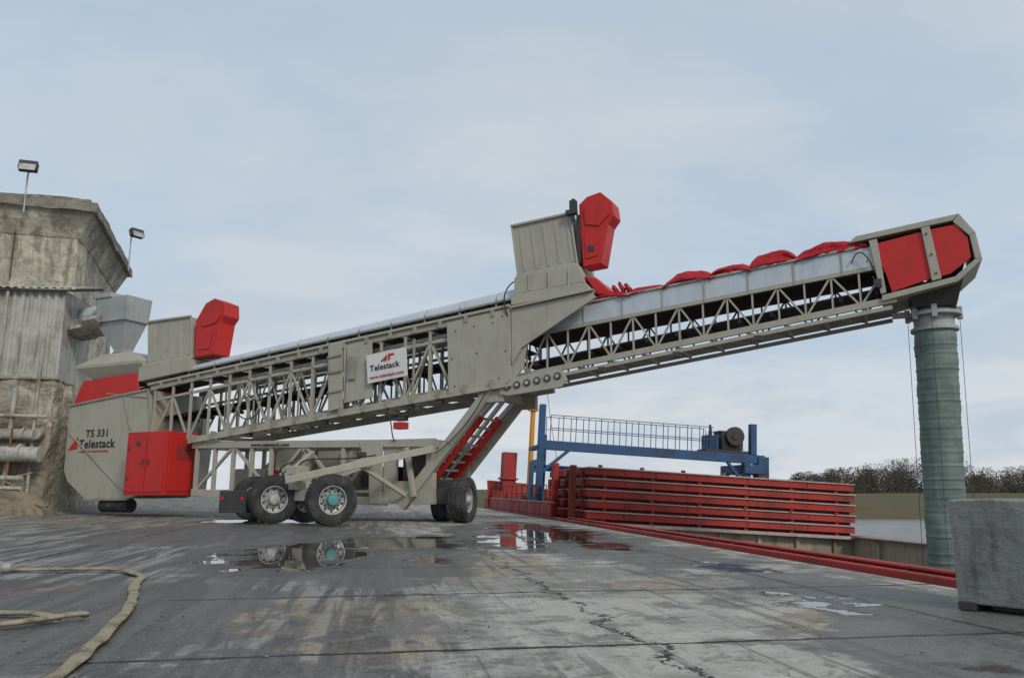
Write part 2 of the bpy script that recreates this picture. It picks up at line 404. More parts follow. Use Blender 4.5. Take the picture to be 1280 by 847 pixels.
def cov(s0,s1,da,db):
    rings=[]
    for s in (s0,s1):
        z0=zt(s)+.40; h=da+(db-da)*(s/14); r=[]
        for i in range(11):
            a=math.pi*i/10; r.append((s,1.1-.82*math.cos(a),z0+h*math.sin(a)**.8))
        rings.append(r)
    C.loft(rings)
s=1.3
while s<13.6:
    cov(s,s+1.17,.33,.48); s+=1.2
C.done()
C=Part('cover_ribs',GREY2,M)
s=1.3
while s<13.9:
    C.box(s-.03,s+.02,.27,.33,zt(s)+.15,zt(s)+.5); s+=1.2
C.beam((1.2,.26,zt(1.2)+.42),(13.9,.26,zt(13.9)+.42),.05,.06)
C.done()
G=Part('galvanised_side_panels',GALV,M,.006)
for wv in (.26,1.9):
    s=14.9
    while s<23.2:
        e=min(s+1.07,23.35)
        G.prism([(s,zpb(s)),(e,zpb(e)),(e,zpt(e)),(s,zpt(s))],wv,wv+.03); s+=1.1
G.done()
G=Part('panel_ribs',GREY,M)
s=14.9
while s<23.4:
    G.box(s-.03,s+.0,.235,.29,zpb(s)-.1,zpt(s)+.03); s+=1.1
G.beam((14.5,.24,zpt(14.5)+.03),(22.9,.24,zpt(22.9)+.03),.06,.05)
G.done()
G=Part('inner_belt_deck',DARK,M); G.prism([(14,zpt(14)-.1),(23.2,zpt(23.2)-.1),(23.2,zpt(23.2)-.02),(14,zpt(14)-.02)],.3,1.9); G.done()
# red tarpaulin covers lying in segments along the top
tp=Part('folded_tarpaulin',TARP,M,smooth=True)
def tarp(s0,s1,hb,seed,wc=.62,wr=.42):
    rings=[];N=int((s1-s0)*30)
    for i in range(N):
        f=i/(N-1); s=s0+(s1-s0)*f
        env=math.sin(math.pi*min(1,max(0,f)))**.45+.02
        hh=(hb+.05*noise.noise(Vector((s*1.6,seed,0))))*env
        cz=zpt(s)+.04+hh*.8
        cy=wc+.05*noise.noise(Vector((s*1.1,0,seed)))
        r=[]
        for k in range(28):
            a=2*math.pi*k/28
            rr=1+.09*math.sin(a*5+s*2.2+seed)+.16*noise.noise(Vector((s*2.6,math.cos(a)*1.5,math.sin(a)*1.5+seed)))+.10*noise.noise(Vector((s*8,math.cos(a)*3,math.sin(a)*3)))
            yy=-math.cos(a)*wr*rr; zz=math.sin(a)*hh*rr
            if yy<-.22: zz-=(-.22-yy)*.4
            r.append((s,cy+yy,cz+zz))
        rings.append(r)
    tp.loft(rings)
tarp(16.0,17.3,.11,1.0); tarp(17.2,18.3,.10,2.0); tarp(18.2,19.5,.19,4.0); tarp(19.4,20.5,.16,5.5); tarp(20.4,21.6,.23,7.0); tarp(21.5,23.2,.18,11.0)
tp.done()
tp=Part('tarpaulin_bundle',TARP,M,smooth=True)
for (s0,zz,rr) in ((16.85,.36,.11),(17.02,.42,.10),(17.2,.34,.12)):
    rings=[]
    for i in range(14):
        f=i/13; r=[]
        R_=rr*(math.sin(math.pi*min(1,max(.02,f)))**.5+.05)*(1+.4*noise.noise(Vector((s0*9,f*5,0))))
        for k in range(12):
            a=2*math.pi*k/12; r.append((s0+.05*math.sin(f*5)+math.cos(a)*R_*.7,.45+math.sin(a)*R_,zpt(s0)+.05+zz*f*1.05))
        rings.append(r)
    tp.loft(rings)
tp.done()
H=Part('head_frame',GREY,M,.012)
H.prism([(22.75,6.70),(25.0,6.95),(25.13,7.1),(22.95,6.86)],.18,2.0)
H.prism([(25.0,6.92),(25.3,6.55),(25.42,6.62),(25.135,7.1)],.18,2.0)
H.prism([(25.30,6.548),(25.36,6.0),(25.5,5.98),(25.422,6.618)],.18,2.0)
H.prism([(25.36,5.995),(24.93,5.64),(24.98,5.52),(25.5,5.975)],.18,2.0)
H.prism([(24.93,5.638),(23.4,5.36),(23.4,5.22),(24.98,5.518)],.18,2.0)
H.prism([(24.34,6.86),(24.52,6.88),(24.66,5.62),(24.46,5.58)],.16,.26)
H.prism([(23.22,6.72),(23.4,6.74),(23.5,5.42),(23.38,5.4)],.2,.3)
H.prism([(24.3,6.9),(25.1,6.98),(25.2,6.8),(25.1,5.8),(24.5,5.6)],1.9,1.98)
H.prism([(23.0,6.74),(24.3,6.88),(24.4,5.56),(23.5,5.42),(23.3,5.6)],1.9,1.98)
H.done()
H=Part('head_red_panels',RED,M,.008)
H.prism([(23.40,6.63),(24.34,6.78),(24.47,5.66),(23.62,5.42),(23.52,5.9),(23.40,6.2)],.215,.245)
H.prism([(24.52,6.81),(25.06,6.86),(25.27,6.5),(25.28,6.04),(24.85,5.72),(24.66,5.68)],.215,.245)
H.done()
H=Part('head_fasteners',DARK,M)
for s,z in ((23.05,6.6),(23.15,6.2),(23.25,5.8),(24.44,6.7),(24.5,6.2),(24.56,5.75)): H.cyl((s,.13,z),(s,.17,z),.022,n=8)
H.box(23.25,23.42,.12,.2,5.55,5.75); H.done()
H=Part('head_drum',DARK,M,smooth=True); H.cyl((24.8,.3,6.2),(24.8,1.88,6.2),.42,n=24)
H.loft([rectring(23.9,25.1,.35,1.85,5.62),rectring(24.05,24.95,.65,1.65,5.1)]); H.done()
tcx=24.47
CH=Part('chute_collar',DUCT,M,.01,smooth=True)
CH.cyl((tcx,1.2,4.60),(tcx,1.2,5.12),.44,n=28); CH.cyl((tcx,1.2,4.93),(tcx,1.2,5.02),.60,n=28); CH.cyl((tcx,1.2,4.58),(tcx,1.2,4.66),.52,n=28)
for a in (0,1.57,3.14,4.71,.8,3.9): CH.box(tcx+.55*math.cos(a)-.06,tcx+.55*math.cos(a)+.06,1.2+.55*math.sin(a)-.06,1.2+.55*math.sin(a)+.06,4.84,5.14)
CH.box(tcx-.88,tcx-.5,1.05,1.25,4.97,5.09)
CH.done()
m,nt,b=newmat('chute_woven_plastic'); tc=nt.node('ShaderNodeTexCoord').outputs['Object']
n1=nt.noise(nt.scalev(tc,(1,1,2)),1.8,6,.65)
n2=nt.noise(nt.scalev(tc,(.3,.3,9)),2.2,4,.7)
n3=nt.noise(nt.scalev(tc,(6,6,.4)),1.5,4,.6)
c=nt.mix(nt.ramp(n1,.38,.62),c4((.13,.18,.16)),c4((.20,.25,.225))); c=nt.mix(nt.math('MULTIPLY',nt.ramp(n2,.45,.62),.5),c,c4((.10,.14,.125)))
c=nt.mix(nt.math('MULTIPLY',nt.ramp(n3,.5,.65),.35),c,c4((.28,.29,.265)))
nt.put(b.inputs['Base Color'],c); b.inputs['Roughness'].default_value=.65; b.inputs['Specular IOR Level'].default_value=.3; CHM=m
CH=Part('telescopic_loading_chute',CHM,M,smooth=True)
n=220
rings=[]
bumps=[]; zz=0
while zz<7.4: bumps.append(zz); zz+=random.uniform(.16,.40)
for i in range(n+1):
    f=i/n; z=4.6-7.4*f; dz=7.4*f
    bm_=min(abs(dz-q_) for q_ in bumps)
    rr=.455-.045*f + .011*math.exp(-(bm_/.02)**2)-.008*math.exp(-((bm_-.06)/.04)**2)+.014*noise.noise(Vector((z*2,0,0)))
    cx=tcx-.26*f+.012*noise.noise(Vector((z*.9,3,0))); ring=[]
    for k in range(36):
        a=2*math.pi*k/36; r2=rr+.024*noise.noise(Vector((math.cos(a)*2,math.sin(a)*2,z*3)))
        ring.append((cx+math.cos(a)*r2,1.2+math.sin(a)*r2,z))
    rings.append(ring)
CH.loft(rings); CH.done()
CH=Part('chute_hoist_cables',DARK,M)
for a in (3.3,6.0,4.6):
    CH.cyl((tcx+.56*math.cos(a),1.2+.56*math.sin(a),4.95),(tcx-.2+.56*math.cos(a),1.2+.56*math.sin(a),-2.6),.007,n=6)
CH.done()
# filters
FB=Part('dust_filter_casing',GREY,M,.015)
for pts in ([(13.8,8.44),(15.62,8.56),(15.82,7.05),(14.0,6.92)],[(-.9,6.91),(1.2,6.93),(1.38,5.45),(-.7,5.32)]):
    FB.prism(pts,.3,1.7)
    a,b_,c_,d_=[Vector((p[0],0,p[1])) for p in pts]
    for k in range(5):
        f=(k+.5)/5; p=a.lerp(b_,f); q=d_.lerp(c_,f); f2=f+.05; p2=a.lerp(b_,f2); q2=d_.lerp(c_,f2)
        pa=p.lerp(q,.08);pb=p.lerp(q,.92);pc=p2.lerp(q2,.92);pd=p2.lerp(q2,.08)
        FB.prism([(pa.x,pa.z),(pd.x,pd.z),(pc.x,pc.z),(pb.x,pb.z)],.285,.31)
    FB.beam(a+Vector((-.03,.27,.02)),b_+Vector((.03,.27,.02)),.08,.07); FB.beam(d_+Vector((-.04,.26,0)),c_+Vector((.04,.26,0)),.1,.08)
    for p,q in ((a,d_),(b_,c_)): FB.beam(p+Vector((0,.28,0)),q+Vector((0,.28,0)),.05,.05)
FB.prism([(13.95,6.86),(15.9,7.0),(16.05,6.5),(13.95,6.38)],.12,2.08)
FB.prism([(13.9,6.34),(16.1,6.46),(16.3,6.22),(13.9,6.02)],.0,2.15)
FB.prism([(-1.0,5.30),(1.45,5.40),(1.4,4.95),(-1.0,4.72)],.12,2.08)
for s in (14.4,15.0,15.6): FB.box(s,s+.05,.08,.121,6.42,6.9)
FB.done()
FR=Part('filter_fan_cowl',RED,M,.03)
FR.prism([(15.86,8.82),(16.1,9.02),(16.5,9.10),(16.85,8.76),(16.9,8.35),(16.72,8.12),(16.5,7.02),(15.95,6.98),(15.88,8.0)],.35,.95)
FR.prism([(1.42,6.75),(1.85,7.36),(2.25,7.5),(2.75,7.30),(2.8,6.82),(2.62,6.62),(2.45,5.5),(1.5,5.45)],.3,1.0)
FR.prism([(16.0,6.72),(16.35,6.62),(16.75,6.2),(16.7,6.12),(16.36,6.14),(16.14,6.5)],.3,1.9)
FR.done()
FR=Part('cowl_lips',RED,M,.01)
FR.prism([(16.02,8.66),(16.45,8.9),(16.72,8.68),(16.76,8.4),(16.45,8.1),(16.05,8.2)],.31,.36)
FR.prism([(1.7,6.8),(2.0,7.2),(2.6,7.15),(2.65,6.85),(2.4,6.6),(1.8,6.5)],.26,.31)
FR.prism([(16.02,7.9),(16.45,7.85),(16.36,7.25),(16.05,7.2)],.32,.36)
FR.prism([(1.62,6.3),(2.3,6.3),(2.2,5.7),(1.66,5.7)],.27,.31)
FR.done()
FD=Part('filter_pipework',DARK,M)
FD.box(15.55,15.85,.1,.3,8.5,8.62); FD.cyl((15.75,.2,8.3),(15.75,.2,8.95),.05,n=10); FD.box(15.66,15.84,.12,.3,8.62,8.9); FD.box(15.8,15.9,.3,.9,7.1,8.5)
FD.box(16.12,16.3,.30,.33,7.4,7.55)
FD.done()
P=Part('side_plates',GREY,M,.012)
P.prism([(11.9,5.66),(13.93,5.9),(13.98,3.9),(13.75,3.72),(12.0,3.58)],-.14,-.08)
P.prism([(13.95,5.88),(16.45,6.14),(16.3,5.95),(15.5,5.6),(14.9,5.15),(14.45,5.0),(14.32,4.2),(13.98,3.8)],-.10,-.03)
P.prism([(13.97,5.95),(16.4,6.2),(16.42,6.15),(13.97,5.89)],-.2,-.02)
P.prism([(14.0,4.3),(14.3,4.75),(16.5,5.96),(16.38,6.08),(14.2,4.95),(13.98,4.6)],-.16,-.101)
P.prism([(7.7,5.30),(8.2,5.36),(8.3,3.35),(7.8,3.25)],-.2,-.09)
P.prism([(8.24,5.26),(9.28,5.38),(9.38,3.62),(8.34,3.5)],-.15,-.09)
P.prism([(13.6,3.86),(15.1,4.12),(15.5,4.05),(15.62,3.78),(15.45,3.6),(13.9,3.45),(13.6,3.5)],-.12,-.04)
P.done()
P=Part('plate_details',GREY2,M,.005)
for a,b_ in (((7.7,4.9),(8.25,4.95)),((7.72,4.4),(8.27,4.45)),((7.75,3.8),(8.3,3.85))): P.prism([a,b_,(b_[0],b_[1]+.07),(a[0],a[1]+.07)],-.24,-.205)
P.box(8.5,8.75,-.22,-.155,4.2,4.9)
P.beam((10.75,-.05,3.6),(10.75,-.05,5.3),.06,.06)
P.done()
P=Part('bolt_holes',DARK,M)
for i in range(6):
    s=13.85+.3*i; z=3.69+.043*i
    P.cyl((s,-.15,z),(s,-.121,z),.10,n=14)
for s,z in ((12.2,5.4),(12.8,5.48),(13.4,5.53),(12.2,3.8),(13.6,3.95),(12.9,4.7),(13.7,5.7),(12.1,4.6),(13.8,4.7)): P.cyl((s,-.15,z),(s,-.141,z),.025,n=8)
P.box(8.37,8.39,-.155,-.149,3.6,5.2)
P.done()
P=Part('bolt_rings',HUBW,M,smooth=True)
for i in range(6):
    s=13.85+.3*i; z=3.69+.043*i; P.cyl((s,-.17,z),(s,-.151,z),.055,n=12)
P.done()
P=Part('name_board',WHITE,M,.006); P.prism([(9.2,4.88),(10.6,5.03),(10.68,4.18),(9.28,4.02)],-.27,-.24); P.done()
text('board_name','Telestack',(9.36,-.28,4.38),.25,TXTD,M,SL,1.02,.0035,1.06)
text('board_url','www.telestack.com',(9.36,-.28,4.14),.145,TXTR,M,SL,1.0,.001,1.05)
L=Part('board_logo',TXTR,M); L.prism([(9.72,4.66),(9.95,4.86),(9.95,4.68)],-.285,-.272); L.prism([(9.99,4.69),(9.99,4.88),(10.2,4.89),(10.2,4.83),(10.06,4.82),(10.06,4.7)],-.285,-.272); L.done()
# tail
P=Part('tail_box',GREY,M,.03)
P.prism([(-4.36,3.96),(-.22,4.37),(.06,2.87),(.3,2.7),(.12,.85),(-.84,.60),(-3.09,.58),(-4.1,1.2),(-4.34,1.6)],0,2.6)
P.done()
P=Part('tail_trim',GREY2,M,.006)
P.beam((-4.38,-.02,3.98),(-.2,-.02,4.39),.06,.07); P.beam((-.25,-.02,4.35),(.05,-.02,2.87),.06,.06)
P.beam((-.3,-.02,4.1),(-2.4,-.02,4.35),.03,.03); P.beam((-1.5,-.015,4.2),(-1.0,-.015,3.0),.04,.04); P.beam((-4.25,-.02,3.0),(-.9,-.02,.72),.04,.04)
P.beam((-3.09,0,.56),(-.84,0,.58),.12,.08)
P.done()
P=Part('tail_hopper_skirt',RED,M,.02)
P.prism([(-4.3,4.02),(-3.85,4.9),(-1.06,5.05),(-.85,4.38)],.08,.14); P.prism([(-4.3,4.02),(-3.85,4.9),(-1.06,5.05),(-.85,4.38)],2.4,2.46)
P.add([(-4.3,.1,4.02),(-3.85,.3,4.9),(-3.85,2.3,4.9),(-4.3,2.5,4.02)],[(0,1,2,3)]); P.done()
P=Part('hydraulic_power_box',RED,M,.02)
P.box(-.12,1.75,-.8,.5,.72,2.82); P.done()
P=Part('power_box_doors',RED,M,.012)
P.box(-.05,.82,-.825,-.802,.82,2.70); P.box(.86,1.68,-.825,-.802,.82,2.70); P.box(1.752,1.775,-.7,.4,.85,2.65); P.done()
P=Part('power_box_handles',DARK,M,.004)
for x in (.72,.96): P.box(x-.03,x+.03,-.85,-.828,1.7,1.9)
for z in (2.2,1.2): P.box(-.03,.06,-.84,-.827,z,z+.12)
P.box(.35,.55,-.835,-.827,2.35,2.5)
for i in range(6): P.box(1.778,1.785,-.4,.2,1.9+i*.08,1.93+i*.08)
P.done()
text('tail_model','TS 331',(-3.3,-.012,2.80),.36,TXTD,M,0,1.1,.008,1.1)
text('tail_name','Telestack',(-3.62,-.012,2.40),.43,TXTD,M,0,1.05,.008,1.08)
text('tail_url','mobile bulk material handling',(-3.6,-.012,2.24),.12,TXTR,M,0,1.1,.0)
L=Part('tail_logo',TXTR,M); L.prism([(-4.22,2.33),(-3.7,2.85),(-3.7,2.36)],-.012,-.004); L.done()
P=Part('inlet_hood',GREY,M,.02)
P.loft([rectring(-3.5,-.75,.3,2.3,4.9),rectring(-4.3,-.8,.05,2.3,5.38),rectring(-4.3,-.8,.05,2.3,5.5),rectring(-3.4,-2.0,.5,1.7,5.95)])
P.done()
# frame
U=Part('chassis_frame',GREY,M,.008)
for wv in (0,2.3):
    U.beam((2.1,wv,2.38),(11.4,wv,2.22),.16,.22); U.beam((2.2,wv,.82),(9.9,wv,.56),.16,.22)
    for s in (2.3,3.1,3.9,4.7,5.5,6.8,8.3): U.beam((s,wv,.75),(s,wv,2.35),.12,.11)
    U.beam((2.3,wv,.85),(3.9,wv,2.3),.09,.09); U.beam((3.9,wv,2.3),(5.5,wv,.85),.09,.09); U.beam((5.5,wv,.9),(6.8,wv,2.3),.1,.1); U.beam((6.8,wv,2.3),(8.3,wv,.8),.1,.1)
    U.beam((8.3,wv,.8),(9.6,wv,2.2),.12,.12)
for s in (2.3,3.9,5.5,6.8,8.3,9.7):
    for z in (2.3,.75): U.beam((s,0,z),(s,2.3,z),.12,.12)
U.box(9.75,11.45,0,.2,1.98,2.36); U.box(9.75,11.45,2.1,2.3,.5,2.36); U.box(9.75,10.15,0,.2,.5,1.98); U.box(11.2,11.45,0,.2,.5,1.98); U.box(10.15,11.2,0,.2,.5,1.15); U.box(9.75,11.45,.2,2.1,2.1,2.33); U.box(9.75,11.45,.2,2.1,.5,.8)
U.prism([(8.9,2.3),(9.75,2.3),(9.75,.5),(9.35,.5),(9.3,1.5)],-.1,-.02)
U.done()
U=Part('chassis_tanks',GREY,M,.04)
U.box(6.9,8.2,.5,1.9,.9,2.1); U.box(3.0,4.4,1.0,2.0,.95,1.6); U.box(10.4,10.9,.6,1.4,1.0,1.9); U.box(5.3,6.4,.4,1.6,1.5,2.2); U.done()
U=Part('chassis_dark_parts',DARK,M,.02)
U.box(10.2,11.15,.35,.8,.85,1.95); U.box(6.35,7.35,-2.95,-2.35,.28,.88); U.box(5.0,5.4,.2,.8,.9,1.3); U.box(8.4,9.6,.8,1.6,1.0,1.6)
U.cyl((8.9,-.05,1.9),(9.2,-.05,1.9),.12,n=12); U.box(7.0,7.3,-.2,0,1.2,1.5)
U.done()
U=Part('rear_lamps',RED,M); U.box(6.42,6.52,-2.97,-2.952,.62,.72); U.box(7.15,7.25,-2.97,-2.952,.62,.72); U.done()
U=Part('frame_red_panel',RED,M,.02); U.box(4.7,5.25,.9,1.1,1.2,2.2); U.box(10.4,10.9,.3,.34,.9,1.3); U.done()
text('frame_url','www.telestack.com',(4.7,-.095,2.27),.17,TXTD,M,math.atan(-.017),1.1,.002,1.05)
A1=Vector((8.0,-2.64,.65)); M1=Vector((5.95,-1.15,.65)); A2=Vector((10.3,-3.09,.65)); M2=Vector((8.35,-1.7,.65))
ax=Vector((.824,-.573,0)).normalized()
U=Part('bogie_arms',GREY,M,.02)
U.beam((7.0,-1.8,.75),(9.3,-2.35,.75),.35,.3)
U.beam((8.2,-2.1,.95),(9.3,0,1.75),.32,.3); U.beam((8.1,-2.1,1.0),(6.9,0,1.6),.3,.28)
U.beam((8.6,-2.9,1.15),(11.5,-.1,2.05),.16,.2); U.beam((8.4,-2.6,1.25),(7.2,-.1,2.0),.15,.18)
U.beam((8.5,-2.3,.9),(8.5,-2.3,1.5),.35,.35)
U.beam((10.6,-.1,2.1),(10.9,-.1,.7),.14,.14); U.beam((9.9,-1.6,1.65),(10.6,-.1,.75),.12,.12)
U.box(8.35,8.75,-2.6,-2.1,1.3,1.55)
U.done()
U=Part('axles',DARK,M)
for a,b_ in ((A1,M1),(A2,M2)): U.beam(a,b_,.16,.16)
U.done()
def wheel(name,c,axis,hub,Rr=.65,Wd=.42):
    axis=Vector(axis).normalized()
    t=Part(name+'_tyre',TYRE,M,smooth=True)
    h=Wd/2
    t.lathe(c,axis,[(h*.55,Rr*.55),(h*.85,Rr*.6),(h,Rr*.75),(h*.95,Rr*.9),(h*.8,Rr*.975),(h*.55,Rr),(h*.5,Rr*.975),(h*.44,Rr),(.02,Rr),(.01,Rr*.975),(-.01,Rr*.975),(-.02,Rr),(-h*.44,Rr),(-h*.5,Rr*.975),(-h*.55,Rr),(-h*.8,Rr*.975),(-h*.95,Rr*.9),(-h,Rr*.75),(-h*.85,Rr*.6),(-h*.55,Rr*.55)],40)
    x=axis.cross(Vector((0,0,1))).normalized(); y=axis.cross(x)
    for i in range(40):
        a=2*math.pi*i/40; d=x*math.cos(a)+y*math.sin(a); cc=Vector(c)+d*(Rr*.985)
        for sg in(-1,1): t.beam(cc+axis*h*.62*sg,cc+axis*h*.88*sg-d*.02,.045,.03,ref=tuple(d))
    t.done()
    t=Part(name+'_rim',HUBW,M,smooth=True)
    t.lathe(c,axis,[(h*.55,Rr*.57),(h*.7,Rr*.56),(h*.68,Rr*.52),(h*.2,Rr*.48),(h*.1,Rr*.36),(h*.35,Rr*.28),(h*.35,Rr*.2),(h*.35,.001)],36)
    t.lathe(c,-axis,[(h*.55,Rr*.57),(h*.7,Rr*.56),(h*.1,Rr*.5),(h*.0,.001)],36); t.done()
    t=Part(name+'_hub',hub,M,smooth=True)
    t.lathe(c,axis,[(h*.3,Rr*.26),(h*.75,Rr*.24),(h*.95,Rr*.2),(h*1.0,Rr*.12),(h*1.0,.001)],24)
    t.done()
    t=Part(name+'_wheel_nuts',DARK if hub is HUBT else HUBW,M)
    for i in range(10):
        a=2*math.pi*i/10; d=x*math.cos(a)+y*math.sin(a)
        t.cyl(Vector(c)+d*Rr*.33+axis*h*.2,Vector(c)+d*Rr*.33+axis*h*.42,.022,n=6)
    t.done()
    t=Part(name+'_rim_holes',DARK,M)
    for i in range(10):
        a=2*math.pi*(i+.5)/10; d=x*math.cos(a)+y*math.sin(a)
        t.cyl(Vector(c)+d*Rr*.425+axis*h*.1,Vector(c)+d*Rr*.425+axis*h*.22,.035,n=10)
    t.done()
wheel('front_outer',A1,ax,HUBW); wheel('rear_outer',A2,ax,HUBT); wheel('front_inner',M1,ax,HUBW); wheel('rear_inner',M2,ax,HUBW)
ax2=Vector((.96*.904+.28*.4275,.96*.4275-.28*.904,0))
wheel('steer_a',(12.35,.15,.62),ax2,HUBW,.62,.5); wheel('steer_b',(11.3,.9,.60),ax2,HUBW,.60,.45)
U=Part('steer_beam',DARK,M,.02); U.beam((12.35,.15,.65),(11.3,.9,.65),.2,.2); U.box(11.45,11.9,.2,.9,.5,.95); U.done()
U=Part('tail_jack_rollers',TYRE,M,smooth=True); U.cyl((-2.35,.25,.36),(-.95,.25,.36),.24,n=20); U.done()
U=Part('lifting_legs',GREY,M,.015)
for wv in (0.02,2.3):
    U.beam((13.35,wv,3.75),(10.4,wv,.42),.2,.3)
    U.beam((13.5,wv,3.9),(12.0,wv,2.2),.26,.2)
U.beam((13.2,.1,3.55),(13.2,2.2,3.55),.25,.25); U.beam((10.9,.1,1.0),(10.9,2.2,1.0),.22,.22)
U.box(12.9,13.7,-.06,.1,3.3,3.9); U.box(12.9,13.7,2.15,2.36,3.3,3.9)
U.done()
U=Part('lift_cylinders',RED,M,.015)
for wv in (.55,1.75): U.beam((12.7,wv,3.0),(10.8,wv,.85),.16,.24)
U.done()
U=Part('leg_bracing',GREY2,M,.006)
for i in range(9):
    f=(i+.5)/9; s=12.75-1.95*f; z=3.06-2.2*f
    U.beam((s,.12,z),(s,2.2,z),.05,.07)
U.done()
U=Part('lift_rams',CHROME,M,smooth=True)
U.cyl((13.1,1.15,3.45),(10.8,1.15,.9),.07)
for wv in (.55,1.75): U.cyl((13.2,wv,3.5),(12.6,wv,2.9),.08)
U.done()
U=Part('work_lights',DARK,M,.005)
for s in (4.5,6.0,7.5,10.6,11.6,16.5,18.5,20.5):
    z=(zb(s) if s<14 else zib(s)-.15)-.25; U.box(s,s+.18,-.15,0,z,z+.13)
U.box(10.1,10.45,-.1,.2,2.9,3.05); U.done()
tube('hanging_hose',[(5.6,-.12,4.2),(5.2,-.15,3.7),(4.9,-.15,3.55),(4.4,-.12,4.0)],.02,BELT,M)
tube('hanging_hose',[(3.9,-.12,3.6),(4.2,-.18,3.1),(4.7,-.18,3.0),(5.0,-.12,3.4)],.02,BELT,M)
tube('hydraulic_hose',[(8.9,-.1,3.2),(9.4,-.15,2.9),(10.3,-.15,2.95),(10.9,-.1,3.3)],.018,BELT,M)
tube('hydraulic_hose',[(9.9,-.1,3.25),(10.2,-.2,2.7),(10.1,-.2,2.45),(10.2,-.1,2.3)],.018,BELT,M)
tube('hydraulic_hose',[(13.2,-.15,3.6),(12.9,-.25,2.9),(12.2,-.25,2.2),(11.6,-.2,1.9)],.015,BELT,M)
tube('hydraulic_hose',[(22.8,.2,6.2),(23.0,.1,6.7),(23.2,.1,6.3),(23.3,.2,5.9)],.015,BELT,M)
tube('axle_hose',[(8.6,-2.4,1.5),(8.9,-2.6,1.9),(9.3,-2.0,1.6),(9.6,-.2,1.9)],.02,BELT,M)
tube('axle_hose',[(7.6,-1.8,1.3),(7.0,-1.6,1.7),(6.8,-.6,1.5),(6.9,-.1,2.1)],.02,BELT,M)
tube('inner_hose',[(13.9,-.1,5.6),(13.7,-.3,6.1),(13.8,-.2,6.5),(14.0,0,6.7)],.02,BELT,M)
U=Part('winch_motor',RED,M,.01); U.box(10.15,10.5,-.15,.15,2.65,2.85); U.done()

# ------------------------------------------------------------------ feed spout from the building
FS=empty('grain_feed_spout',(-12.6,28,0),(0,0,math.atan2(-.4275,.904)))
P=Part('spout_hopper',DUCT,FS,.015)
P.loft([rectring(-3.25,-2.75,.75,1.25,5.98),rectring(-3.25,-2.75,.75,1.25,6.15),rectring(-4.0,-2.45,.52,1.5,7.15),rectring(-4.05,-2.4,.5,1.55,7.3),rectring(-4.07,-2.35,.45,1.6,8.15)])
P.box(-4.15,-3.2,.4,1.5,8.15,8.33); P.box(-4.1,-2.36,.42,1.62,7.2,7.28); P.done()
P=Part('spout_pipe',RUST,FS,smooth=True); P.cyl((-2.95,1.0,5.75),(-2.95,1.0,6.0),.42,n=20); P.done()
P=Part('corrugated_duct',GALV,FS,smooth=True)
P.lathe((-4.0,1.2,7.75),(-1,.12,0),[(i*.07,.36+.04*(i%2)) for i in range(30)],24); P.done()
P=Part('broken_canopy',PIPE,FS,.02,smooth=True)
rings=[]
for i in range(16):
    s=-6.6+.19*i; r=[]
    for k in range(12):
        a=2*math.pi*k/12; rr=1+.5*noise.noise(Vector((s*1.8,math.cos(a)*2,math.sin(a)*2))); r.append((s,1.0-math.cos(a)*.8*rr,6.95+math.sin(a)*.28*rr+.05*i*.5))
    rings.append(r)
P.loft(rings); P.done()

# ------------------------------------------------------------------ concrete silo tower
TW=empty('concrete_silo_tower',(-18.6,33,0),(0,0,R(18.1)))
def gridbox(name,x0,x1,y0,y1,z0,z1,rough,m,parent,n=.8):
    p=Part(name,m,parent)
    def face(fn,nu,nv):
        vs=[];fs=[]
        for j in range(nv+1):
            for i in range(nu+1):
                v=Vector(fn(i/nu,j/nv)); d=noise.noise_vector(v*1.1)*rough+noise.noise_vector(v*4)*rough*.35; vs.append(v+d)
        for j in range(nv):
            for i in range(nu): a=j*(nu+1)+i; fs.append((a,a+1,a+nu+2,a+nu+1))
        p.add(vs,fs)
    nx=int((x1-x0)/n)+1; ny=int((y1-y0)/n)+1; nz=int((z1-z0)/n)+1
    face(lambda u,v:(x0+(x1-x0)*u,y0,z0+(z1-z0)*v),nx*2,nz*2); face(lambda u,v:(x0+(x1-x0)*u,y1,z0+(z1-z0)*v),nx,nz)
    face(lambda u,v:(x1,y0+(y1-y0)*u,z0+(z1-z0)*v),ny*2,nz*2); face(lambda u,v:(x0,y0+(y1-y0)*u,z0+(z1-z0)*v),ny,nz)
    face(lambda u,v:(x0+(x1-x0)*u,y0+(y1-y0)*v,z1),nx,ny); face(lambda u,v:(x0+(x1-x0)*u,y0+(y1-y0)*v,z0),nx,ny)
    return p.done()
gridbox('tower_body',-12,0,0,9.9,-.5,11.6,.06,TOWER,TW,.4)
P=Part('tower_cornice',TOWER,TW,.04)
P.loft([rectring(-12.05,.05,-.05,9.95,11.45),rectring(-12.6,.55,-.55,10.4,12.6)])
P.done()
gridbox('tower_cornice_slab',-12.75,.7,-.7,10.55,12.55,12.95,.07,TOWER,TW,.4)
gridbox('tower_parapet',-12.5,.35,-.4,10.2,12.9,13.15,.10,TOWER,TW,.35)
P=Part('tower_pipes',RUST,TW)
for x,z0,z1 in ((-1.3,0,7.6),(-.95,0,6.5)): P.cyl((x,-.25,z0),(x,-.25,z1),.06,n=8)
for i in range(12): P.beam((-.75,-.4,4.6+i*.28),(-.35,-.4,4.6+i*.28),.03,.03)
P.beam((-.75,-.4,4.2),(-.75,-.4,8.2),.04,.04); P.beam((-.35,-.4,4.2),(-.35,-.4,8.2),.04,.04)
P.cyl((-.1,-.2,0),(-.1,-.2,8.6),.07,n=10); P.cyl((.15,1.5,0),(.15,1.5,9.2),.06,n=10); P.cyl((-3,-.3,4.1),(.1,-.3,4.0),.06,n=10)
P.done()
P=Part('tower_conduit',DARK,TW); P.cyl((-2.4,-.08,9.5),(-2.4,-.08,12.3),.025,n=6); P.done()
